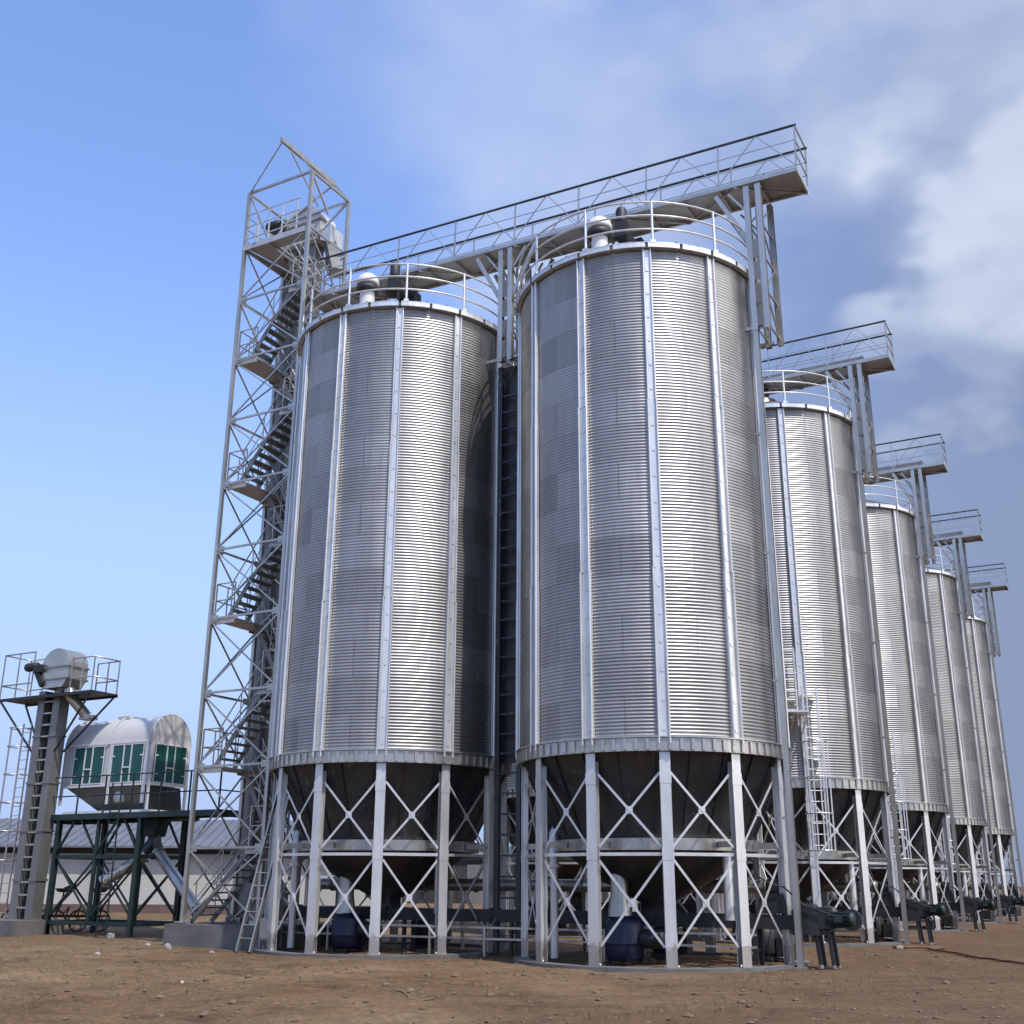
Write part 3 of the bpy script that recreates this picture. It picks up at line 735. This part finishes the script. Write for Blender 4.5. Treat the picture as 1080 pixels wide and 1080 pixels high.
b = MB(); b.add([(KX0 + .25, KY0 + .02, KZ0 - .05), (KX1 - .3, KY0 + .02, KZ0 - .05), (KX1 - .3, KY1 - .02, KZ0 - .05), (KX0 + .25, KY1 - .02, KZ0 - .05),
              (KX0 + 1.35, KY0 + .45, PZ + .12), (KX1 - .42, KY0 + .45, PZ + .12), (KX1 - .42, KY1 - .45, PZ + .12), (KX0 + 1.35, KY1 - .45, PZ + .12)],
             [(0, 1, 5, 4), (1, 2, 6, 5), (2, 3, 7, 6), (3, 0, 4, 7), (4, 5, 6, 7), (0, 3, 2, 1)])
b.build('hopper', 'trunk', K)
b = MB(); b.prism([(KY0 + .1, PZ + .1), (KY1 - .1, PZ + .1), (KY1 - .25, KZ0 - .06), (KY0 + .25, KZ0 - .06)], 'x', KX1 - .25, KX1 - .05); b.build('end_panel', 'cone', K)
b = MB(); b.lathe([(0, 0), (.14, 0), (.17, -.1), (.17, -.42), (.0, -.42)], 18, c=(-18.75, KY0 + .5, 4.12), axis='y'); b.build('blower', 'white', K)
def door(x, y, axis, w):
    b = MB(); h0, h1 = KZ0 + .07, KZ1 + .0
    D = None
    def bx(u0, u1, z0, z1, d0, d1):
        if axis == 'y': b.box(x + u0, x + u1, y - d1, y - d0, z0, z1)
        else: b.box(x + d0, x + d1, y + u0, y + u1, z0, z1)
    bx(-w, w, h0, h1, .004, .03); D = b.build('door', 'teal', K)
    b = MB()
    for u in (-.2, .14): bx(u, u + .045, h0, h1, .032, .05)
    for u in (-w, w - .02): bx(u, u + .03, h0, h1, .032, .045)
    bx(-w, w, h1 + .002, h1 + .03, .004, .045); bx(-w, w, h0 - .035, h0 - .002, .004, .045)
    for u in (-w + .02, w - .14): bx(u, u + .12, KZ1 - .36, KZ1 - .32, .032, .05); bx(u, u + .16, KZ0 + .30, KZ0 + .325, .032, .042)
    bx(-.16, .12, KZ0 + .5, KZ0 + .54, .032, .07)
    b.build('door_trim', 'white', D)
door(-20.12, KY0, 'y', .70); door(-18.36, KY0, 'y', .70); door(KX1, yc, 'x', .68)

def pipe(p0, p1, r, label, collar=True):
    b = MB(); v0, v1 = Vector(p0), Vector(p1); b.tube([v0, v0.lerp(v1, .5), v1], r, 18)
    d = (v1 - v0).normalized()
    for t in (.02, .98): q = v0.lerp(v1, t); b.tube([q - d*.04, q + d*.04], r*1.25, 18)
    o = b.build('chute_pipe', 'galv'); tag(o, label, 'pipe', 'chute pipes under the cleaner')
pipe((-17.45, 1.55, 2.35), (-18.55, .95, 1.55), .17, 'short grey pipe slanting down left under the cleaner platform')
pipe((-17.2, 1.75, 2.45), (-14.85, 1.3, .75), .17, 'long grey pipe slanting down right from the cleaner platform to the stair tower')
V = thing('distributor_valve', 'dark twin outlet valve hanging beneath the cleaner platform where both pipes meet', 'valve', (-17.35, 1.7, 0))
b = MB(); b.prism([(-.35, 3.4), (.35, 3.4), (.2, 2.9), (-.2, 2.9)], 'y', -.25, .25); b.build('hopper', 'dgreen', V)
b = MB(); b.tube([(0, 0, 2.95), (-.05, -.05, 2.7), (-.2, -.2, 2.4)], .16, 14); b.tube([(.05, 0, 2.95), (.1, 0, 2.7), (.25, .05, 2.4)], .16, 14); b.build('outlet', 'cone', V)

# rusty implement lying by the elevator
I = thing('farm_implement', 'rusty seeder with three raised scoop seats by the cleaner platform legs', 'implement', from_cam(-15.2, 40.2) + (0,), VIEW)
b = MB()
for y in (-.35, .35): b.beam((-1.5, y, .45), (1.5, y, .45), .07)
for x in (-1.4, -.5, .5, 1.4): b.beam((x, -.35, .45), (x, .35, .45), .06)
for x in (-1.2, .0, 1.2): b.tube([(x - .2, 0, .45), (x - .05, 0, .8), (x, 0, 1.2)], .03, 8)
for i in range(8): x = -1.35 + i*.38; b.tube([(x, -.3, .5), (x + .12, -.1, .75), (x - .05, .1, .4), (x + .1, .3, .1)], .025, 6)
b.build('frame', 'rust', I)
for x in (-1.2, .0, 1.2):
    b = MB(); b.lathe([(0, 1.2), (.2, 1.22), (.3, 1.32), (.27, 1.34), (0, 1.28)], 18, c=(x, 0, 0)); b.prism([(x + .05, 1.28), (x + .28, 1.32), (x + .34, 1.5), (x + .05, 1.36)], 'y', -.18, .18); b.build('seat', 'rust', I)
for x in (-1.5, -.75, 0, .75, 1.5):
    b = MB(); b.tube([(x + .02, -.45 + 0*i, .32) if False else (x + .32*math.cos(i*PI/10), -.45, .32 + .32*math.sin(i*PI/10)) for i in range(20)], .03, 6, closed=True)
    for i in range(6): b.beam((x, -.45, .32), (x + .3*math.cos(i*PI/3), -.45, .32 + .3*math.sin(i*PI/3)), .02)
    b.build('wheel', 'rust', I)

# ------------------------------------------------------------------ shed behind
Bd = thing('storage_shed', 'long low shed with grey sloping roof and pale wall behind the cleaner', 'shed', from_cam(-22, 62) + (0,), VIEW)
b = MB(); b.box(-26, 15.5, 0, 9, .42, 2.95); b.build('wall', 'wall', Bd)
b = MB(); b.box(-26.03, 15.53, -.06, 9.03, -.1, .42); b.build('plinth', 'skirtb', Bd)
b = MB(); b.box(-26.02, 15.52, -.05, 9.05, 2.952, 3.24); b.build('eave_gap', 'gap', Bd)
b = MB(); b.prism([(-.7, 3.24), (-.7, 3.34), (4.5, 4.95), (9.7, 3.34), (9.7, 3.24), (4.5, 4.82)], 'x', -26.5, 16.)
for i in range(85): b.beam((-26.4 + i*.5, -.71, 3.365), (-26.4 + i*.5, 4.48, 4.97), .05, .04)
b.build('roof', 'roof', Bd)

B2 = thing('dark_backdrop', 'low dark backdrop added far behind to darken the view between the silo legs', 'building', from_cam(-5, 96) + (0,), VIEW)  # added backdrop, dark so the openings under the silos look dim
b = MB(); b.box(-5, 38, 0, 10, 0, 3.6)
for i in range(108): b.box(-4.9 + .4*i, -4.8 + .4*i, -.04, 0, .3, 3.55)
b.build('wall', 'gap', B2)  # front and body of the added dark backdrop
b = MB(); b.prism([(-.4, 3.604), (-.4, 3.7), (5, 4.6), (10.4, 3.7), (10.4, 3.604)], 'x', -5.3, 38.3); b.build('roof', 'roof', B2)  # top of the added dark backdrop
for x in (1.5, 9.5, 17.5, 25.5): b = MB(); b.box(x, x + 3, -.08, -.042, 0, 3.0); b.build('door', 'trunk', B2)

fx, fy = from_cam(39.5, 86.5)
FR = thing('scaffold', 'pale steel scaffold frame at the far right beyond the last silo', 'scaffold', (fx, fy, 0), VIEW)
b = MB()
for x in (0, 1.5, 3.0):
    for y in (0, 1.6): b.beam((x, y, 0), (x, y, 6.3), .11)
for z in (1.6, 3.2, 4.7, 6.2):
    for y in (0, 1.6): b.beam((-.2, y, z), (3.2, y, z), .09)
    for x in (0, 1.5, 3.0): b.beam((x, -.1, z), (x, 1.7, z), .08)
b.build('frame', 'rail', FR)
b = MB(); b.box(-.2, 3.2, .05, 1.55, 4.76, 4.82); b.build('planks', 'wood', FR)
for r in range(5):
    D_ = thing('aeration_duct', ('grey round duct running under the front two silos behind the conveyor', 'grey round duct under the second row of silos', 'grey round duct under the middle row of silos', 'grey round duct under the fourth row of silos', 'grey round duct under the farthest row of silos')[r], 'duct', (0, ROW*r + 1.05, 0), 0, 'ducts under the silo rows')
    b = MB(); b.tube([(-10.2, 0, 1.55), (2.4, 0, 1.55)], .15, 14)
    for i in range(9): b.lathe([(.15, -.03), (.19, -.03), (.19, .03), (.15, .03)], 14, c=(-9.8 + 1.5*i, 0, 1.55), axis='x')
    for x in (-8.6, -6.1, -1.2, 1.3): b.tube([(x, 0, 1.6), (x, -.1, 2.0), (x, -.35, 2.35)], .09, 10); b.tube([(x + .4, 0, 1.5), (x + .4, .05, 0)], .05, 8)
    b.build('pipe', 'galv', D_)
    for x in (-9.2, -7.0, -.4, 2.0):
        b = MB(); b.lathe([(0, 0), (.24, 0), (.3, .08), (.3, .5), (.2, .62), (0, .62)], 18, c=(x, .3, .1)); b.box(x - .2, x + .2, -.05, .65, 0, .1); b.box(x + .29, x + .62, .12, .5, .1, .5)
        b.build('fan', 'dark', D_)

# ------------------------------------------------------------------ ground
def gh(x, y):
    h = .05*noise.fractal((x*.25, y*.25, 0), 1., 2., 3) + .022*noise.fractal((x*1.3, y*1.3, 3.), .8, 2., 4) + .012*abs(noise.noise((x*5, y*5, 1.)))
    # shallow wheel ruts across the yard
    for k, c in enumerate((0., 1.7, 5.2, 6.9)):
        d = (y + 13.2 + .10*(x + 2) + .9*math.sin(x*.16 + .3*(k > 1))) - c + (1.2*(k > 1))
        if abs(d) < .5: h -= .035*math.exp(-(d/.16)**2) - .022*math.exp(-((abs(d) - .3)/.1)**2)
    return h - .02
def ground():
    # denser in the open yard in front of the silos
    us = [-3000, -900, -300, -120, -60, -40] + [-30 + .5*i for i in range(28)] + [-16 + .11*i for i in range(290)] + [16 + .5*i for i in range(30)] + [40, 60, 120, 300, 900, 3000]
    ws = [-400, -60, -10, 2, 6, 9] + [11 + .10*i for i in range(190)] + [30 + .5*i for i in range(80)] + [72, 80, 100, 140, 220, 500, 1200, 3500]
    vs = []
    for w in ws:
        for u in us:
            x, y = from_cam(u, w)
            near = 1. if (abs(u) < 32 and w < 75) else 0.
            fade = 1.
            vs.append((x, y, gh(x, y)*near*fade if near else -.02))
    n = len(us); fs = [(j*n + i, j*n + i + 1, (j + 1)*n + i + 1, (j + 1)*n + i) for j in range(len(ws) - 1) for i in range(n - 1)]
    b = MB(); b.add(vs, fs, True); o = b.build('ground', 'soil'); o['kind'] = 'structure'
ground()
# loose clods and gravel (uncountable) as one mesh
def blob(b, x, y, z, r, seed, flat=.6, n=7):
    rnd = random.Random(seed); prof = []
    ringz = [(-.5, .75), (.0, 1.), (.5, .75)]
    vs = [(x, y, z - .6*r*flat)]
    ph = rnd.random()*6
    for hz, k in ringz:
        for i in range(n):
            a = ph + 2*PI*i/n; q = r*k*rnd.uniform(.7, 1.25)
            vs.append((x + q*math.cos(a), y + q*math.sin(a)*.9, z + hz*r*flat*rnd.uniform(.8, 1.3)))
    vs.append((x, y, z + .85*r*flat)); fs = []
    for i in range(n):
        j = (i + 1) % n; fs.append((0, 1 + j, 1 + i))
        for k in range(2): fs.append((1 + k*n + i, 1 + k*n + j, 1 + (k + 1)*n + j, 1 + (k + 1)*n + i))
        fs.append((1 + 2*n + i, 1 + 2*n + j, 1 + 3*n))
    b.add(vs, fs)
b = MB(); rnd = random.Random(3)
for i in range(5200):
    w = rnd.uniform(13.5, 34); u = rnd.uniform(-.52, .52)*w
    x, y = from_cam(u, w)
    if noise.noise((x*.5, y*.5, 7.)) < -.05 and rnd.random() < .7: continue
    r = min(.08, .007 + .013*rnd.expovariate(1.)); blob(b, x, y, gh(x, y) + r*.2, r, i, .6, 5)
o = b.build('gravel', 'clod'); o['kind'] = 'stuff'
b = MB(); rnd = random.Random(5)
for i in range(2600):
    w = rnd.uniform(14, 36); u = rnd.uniform(-.5, .5)*w; x, y = from_cam(u, w)
    if noise.noise((x*.35, y*.35, 17.)) < .12: continue
    z = gh(x, y)
    for k in range(4):
        a = rnd.uniform(0, 6.28); l = rnd.uniform(.03, .10); q = rnd.uniform(.01, .05)
        b.add([(x - .004, y, z), (x + .004, y, z), (x + q*math.cos(a), y + q*math.sin(a), z + l)], [(0, 1, 2)])
o = b.build('dry_grass', 'grass'); o['kind'] = 'stuff'
STONES = [(-17.75, .75, .16, 'largest pale boulder at the foot of the green cleaner platform'),
          (-12.7, -1.95, .09, 'white stone just left below the stair tower plinth'),
          (-12.1, -2.5, .075, 'small white stone in front of the stair tower plinth'),
          (-11.5, -5.3, .07, 'pale stone alone on the open soil at left'),
          (-13.4, -1.95, .08, 'dull stone near the left corner of the tower plinth'),
          (-10.2, -3.0, .07, 'small pale stone in front of the leaning ladder'),
          (-4.55, -9.7, .045, 'tiny white stone low in the left foreground soil'),
          (3.55, 8.2, .11, 'pale block lying near the foot of the second right row silo')]
for i, (x, y, r, lab) in enumerate(STONES):
    b = MB(); blob(b, 0, 0, r*.3, r, 100 + i, .8, 8); o = b.build('stone', 'stone', None, (x, y, gh(x, y))); tag(o, lab, 'stone', 'loose stones on the yard')
STICKS = [([(-.8, -9.0), (-.35, -9.35), (.03, -9.72), (.35, -9.6)], .014, 'bent V shaped stick lying on the soil in the centre foreground'),
          ([(-12.3, -4.9), (-11.7, -5.4)], .025, 'short stick beside the pale stone on the left soil')]
for pts, r, lab in STICKS:
    b = MB(); P_ = []
    for i, (x, y) in enumerate(pts[:-1]):
        for t in (0, .33, .66): xx = x + (pts[i + 1][0] - x)*t; yy = y + (pts[i + 1][1] - y)*t; P_.append((xx, yy, gh(xx, yy) + r*.8))
    P_.append((pts[-1][0], pts[-1][1], gh(*pts[-1]) + r*.8)); b.tube(P_, r, 6); o = b.build('stick', 'wood'); tag(o, lab, 'stick', 'sticks on the soil')
# hose by the second conveyor drive
HP = [(3.3, 9.0), (3.35, 8.5), (3.7, 8.2), (4.1, 8.6), (4.5, 8.9), (4.6, 8.3), (4.3, 7.9), (5.0, 6.9), (5.9, 5.3), (6.7, 4.0), (7.6, 2.8)]
b = MB(); pts = []
for i in range(len(HP) - 1):
    p0, p1, p2, p3 = [Vector(HP[max(0, min(len(HP) - 1, i + k))]) for k in (-1, 0, 1, 2)]
    for t in (0, .25, .5, .75):
        q = .5*((2*p1) + (p2 - p0)*t + (2*p0 - 5*p1 + 4*p2 - p3)*t*t + (3*p1 - p0 - 3*p2 + p3)*t**3); pts.append((q.x, q.y, gh(q.x, q.y) + .045))
b.tube(pts, .028, 8); o = b.build('hose', 'rubber'); tag(o, 'brown hose lying in a bent loop on the soil below the second conveyor drive', 'hose')

# ------------------------------------------------------------------ light, sky, camera
SUN_AZ, SUN_EL = 33., 58.
a = math.radians(SUN_AZ); ca = math.cos(math.radians(SUN_EL))
sx, sy = math.sin(a), -math.cos(a)
cv, sv = math.cos(VIEW), math.sin(VIEW)
SD = Vector(((cv*sx - sv*sy)*ca, (sv*sx + cv*sy)*ca, math.sin(math.radians(SUN_EL))))
sun = bpy.data.lights.new('sun', 'SUN'); sun.energy = 2.2; sun.angle = math.radians(.6); sun.color = (1., .965, .92)
so = bpy.data.objects.new('sun', sun); COL.objects.link(so); so.rotation_euler = SD.to_track_quat('Z', 'Y').to_euler(); so.location = (0, -10, 40)

F, PITCH, ROLL = 1176.231, math.radians(18.393), math.radians(.338)
def cam_axes():
    f = Vector((-sv*math.cos(PITCH), cv*math.cos(PITCH), math.sin(PITCH))); r = Vector((cv, sv, 0)); u = r.cross(f)
    c, s = math.cos(ROLL), math.sin(ROLL)
    return r*c + u*s, u*c - r*s, f
CR, CU, CF = cam_axes()
def sky_dir(px, py): return (CF + CR*((px - 540)/F) - CU*((py - 540)/F)).normalized()
cam = bpy.data.cameras.new('camera'); cam.sensor_width = 36.; cam.lens = F/1080*36; cam.clip_end = 9000; cam.clip_start = .1
co = bpy.data.objects.new('camera', cam); COL.objects.link(co)
m = Matrix((CR, CU, -CF)).transposed().to_4x4(); m.translation = Vector((CAM_XY[0], CAM_XY[1], 1.6)); co.matrix_world = m
SC.camera = co

W = bpy.data.worlds.new('World'); SC.world = W; W.use_nodes = True; nt = W.node_tree
bg = nt.nodes['Background']
sk = nd(nt, 'ShaderNodeTexSky', sky_type='NISHITA'); sk.sun_disc = False
sk.sun_elevation = math.radians(SUN_EL); sk.sun_rotation = math.atan2(SD.x, SD.y); sk.air_density = 1.; sk.dust_density = .7; sk.ozone_density = 2.
tc = nd(nt, 'ShaderNodeTexCoord'); D = tc.outputs['Generated']
def math_n(op, a, b=None, clamp=False):
    n = nd(nt, 'ShaderNodeMath', operation=op, use_clamp=clamp)
    for i, v in enumerate((a, b)):
        if v is None: continue
        if hasattr(v, 'is_output'): nt.links.new(v, n.inputs[i])
        else: n.inputs[i].default_value = v
    return n.outputs[0]
def smooth(src, a, b, lo=0., hi=1.):
    n = nd(nt, 'ShaderNodeMapRange', interpolation_type='SMOOTHSTEP'); nt.links.new(src, n.inputs[0])
    for i, v in enumerate((a, b, lo, hi)): n.inputs[i + 1].default_value = v
    return n.outputs[0]
def blob_mask(px, py, inner, outer):
    n = nd(nt, 'ShaderNodeVectorMath', operation='DOT_PRODUCT'); nt.links.new(D, n.inputs[0]); n.inputs[1].default_value = sky_dir(px, py)
    return smooth(n.outputs['Value'], math.cos(math.radians(outer)), math.cos(math.radians(inner)))
sc = nd(nt, 'ShaderNodeVectorMath', operation='MULTIPLY'); nt.links.new(D, sc.inputs[0]); sc.inputs[1].default_value = (1, 1, 1.7)
nz = tex_noise(nt, sc.outputs[0], 3.2, 7, .52); nz2 = tex_noise(nt, sc.outputs[0], 1.6, 4, .5)
wn = nd(nt, 'ShaderNodeTexNoise'); wn.inputs['Scale'].default_value = 2.2; wn.inputs['Detail'].default_value = 5; nt.links.new(sc.outputs[0], wn.inputs['Vector'])
wo = nd(nt, 'ShaderNodeVectorMath', operation='MULTIPLY_ADD'); nt.links.new(wn.outputs['Color'], wo.inputs[0]); wo.inputs[1].default_value = (.14, .14, .14); nt.links.new(D, wo.inputs[2])
wd = nd(nt, 'ShaderNodeVectorMath', operation='SUBTRACT'); nt.links.new(wo.outputs[0], wd.inputs[0]); wd.inputs[1].default_value = (.07, .07, .07)
D0 = D; D = wd.outputs[0]                                          # warped direction: ragged cloud edges
cov = None
for px, py, i, o_, wgt in ((1120, -90, 0, 18, .95), (1000, 245, 0, 6.5, .30), (760, 20, 0, 16, .56), (1090, 120, 0, 8, .12), (520, -40, 0, 15, .36), (980, 170, 0, 7, .18)):
    v = math_n('MULTIPLY', blob_mask(px, py, i, o_), wgt); cov = v if cov is None else math_n('ADD', cov, v)
D = D0
dens = math_n('MULTIPLY', cov, smooth(nz, .3, .7, .55, 1.25)); dens = math_n('MULTIPLY', dens, smooth(nz2, .25, .7, .7, 1.15))
dens = smooth(dens, -.25, 1.25)
dens = math_n('MULTIPLY', math_n('SUBTRACT', dens, .10, True), .86)
def az_dir(az, el):      # bearing measured from the direction silos -> camera, towards the right
    a_, e_ = math.radians(az), math.radians(el); x, y = math.sin(a_), -math.cos(a_)
    return Vector(((cv*x - sv*y)*math.cos(e_), (sv*x + cv*y)*math.cos(e_), math.sin(e_)))
def dir_mask(v, inner, outer):
    n = nd(nt, 'ShaderNodeVectorMath', operation='DOT_PRODUCT'); nt.links.new(D, n.inputs[0]); n.inputs[1].default_value = v
    return smooth(n.outputs['Value'], math.cos(math.radians(outer)), math.cos(math.radians(inner)))
# bright unseen cloud bank, added at right for highlights on the silo walls
d2 = math_n('MULTIPLY', dir_mask(az_dir(71, 26), 4, 29), smooth(nz2, .25, .7, .6, 1.))
base = mixc(nt, 1., sk.outputs[0], (.90, .93, 1.10), 'MULTIPLY')
se = nd(nt, 'ShaderNodeSeparateXYZ'); nt.links.new(D, se.inputs[0])
low = smooth(se.outputs['Z'], .02, .55, 1., 0.)                    # pale haze low over the plain
base = mixc(nt, low, base, (1.6, 2.12, 3.3))
veil = math_n('MULTIPLY', blob_mask(1750, 640, 14, 56), .85)        # thin high haze towards the right
sky = mixc(nt, veil, base, (.78, .95, 1.42))
sky = mixc(nt, dens, sky, (2.75, 3.0, 3.5))
sky = mixc(nt, d2, sky, (13., 12.8, 12.4))
nt.links.new(sky, bg.inputs['Color']); bg.inputs['Strength'].default_value = .15

SC.view_settings.view_transform = 'Standard'; SC.view_settings.look = 'None'; SC.view_settings.exposure = .92; SC.view_settings.gamma = 1.
SC.render.engine = 'CYCLES'
SC.render.resolution_x = SC.render.resolution_y = 1024
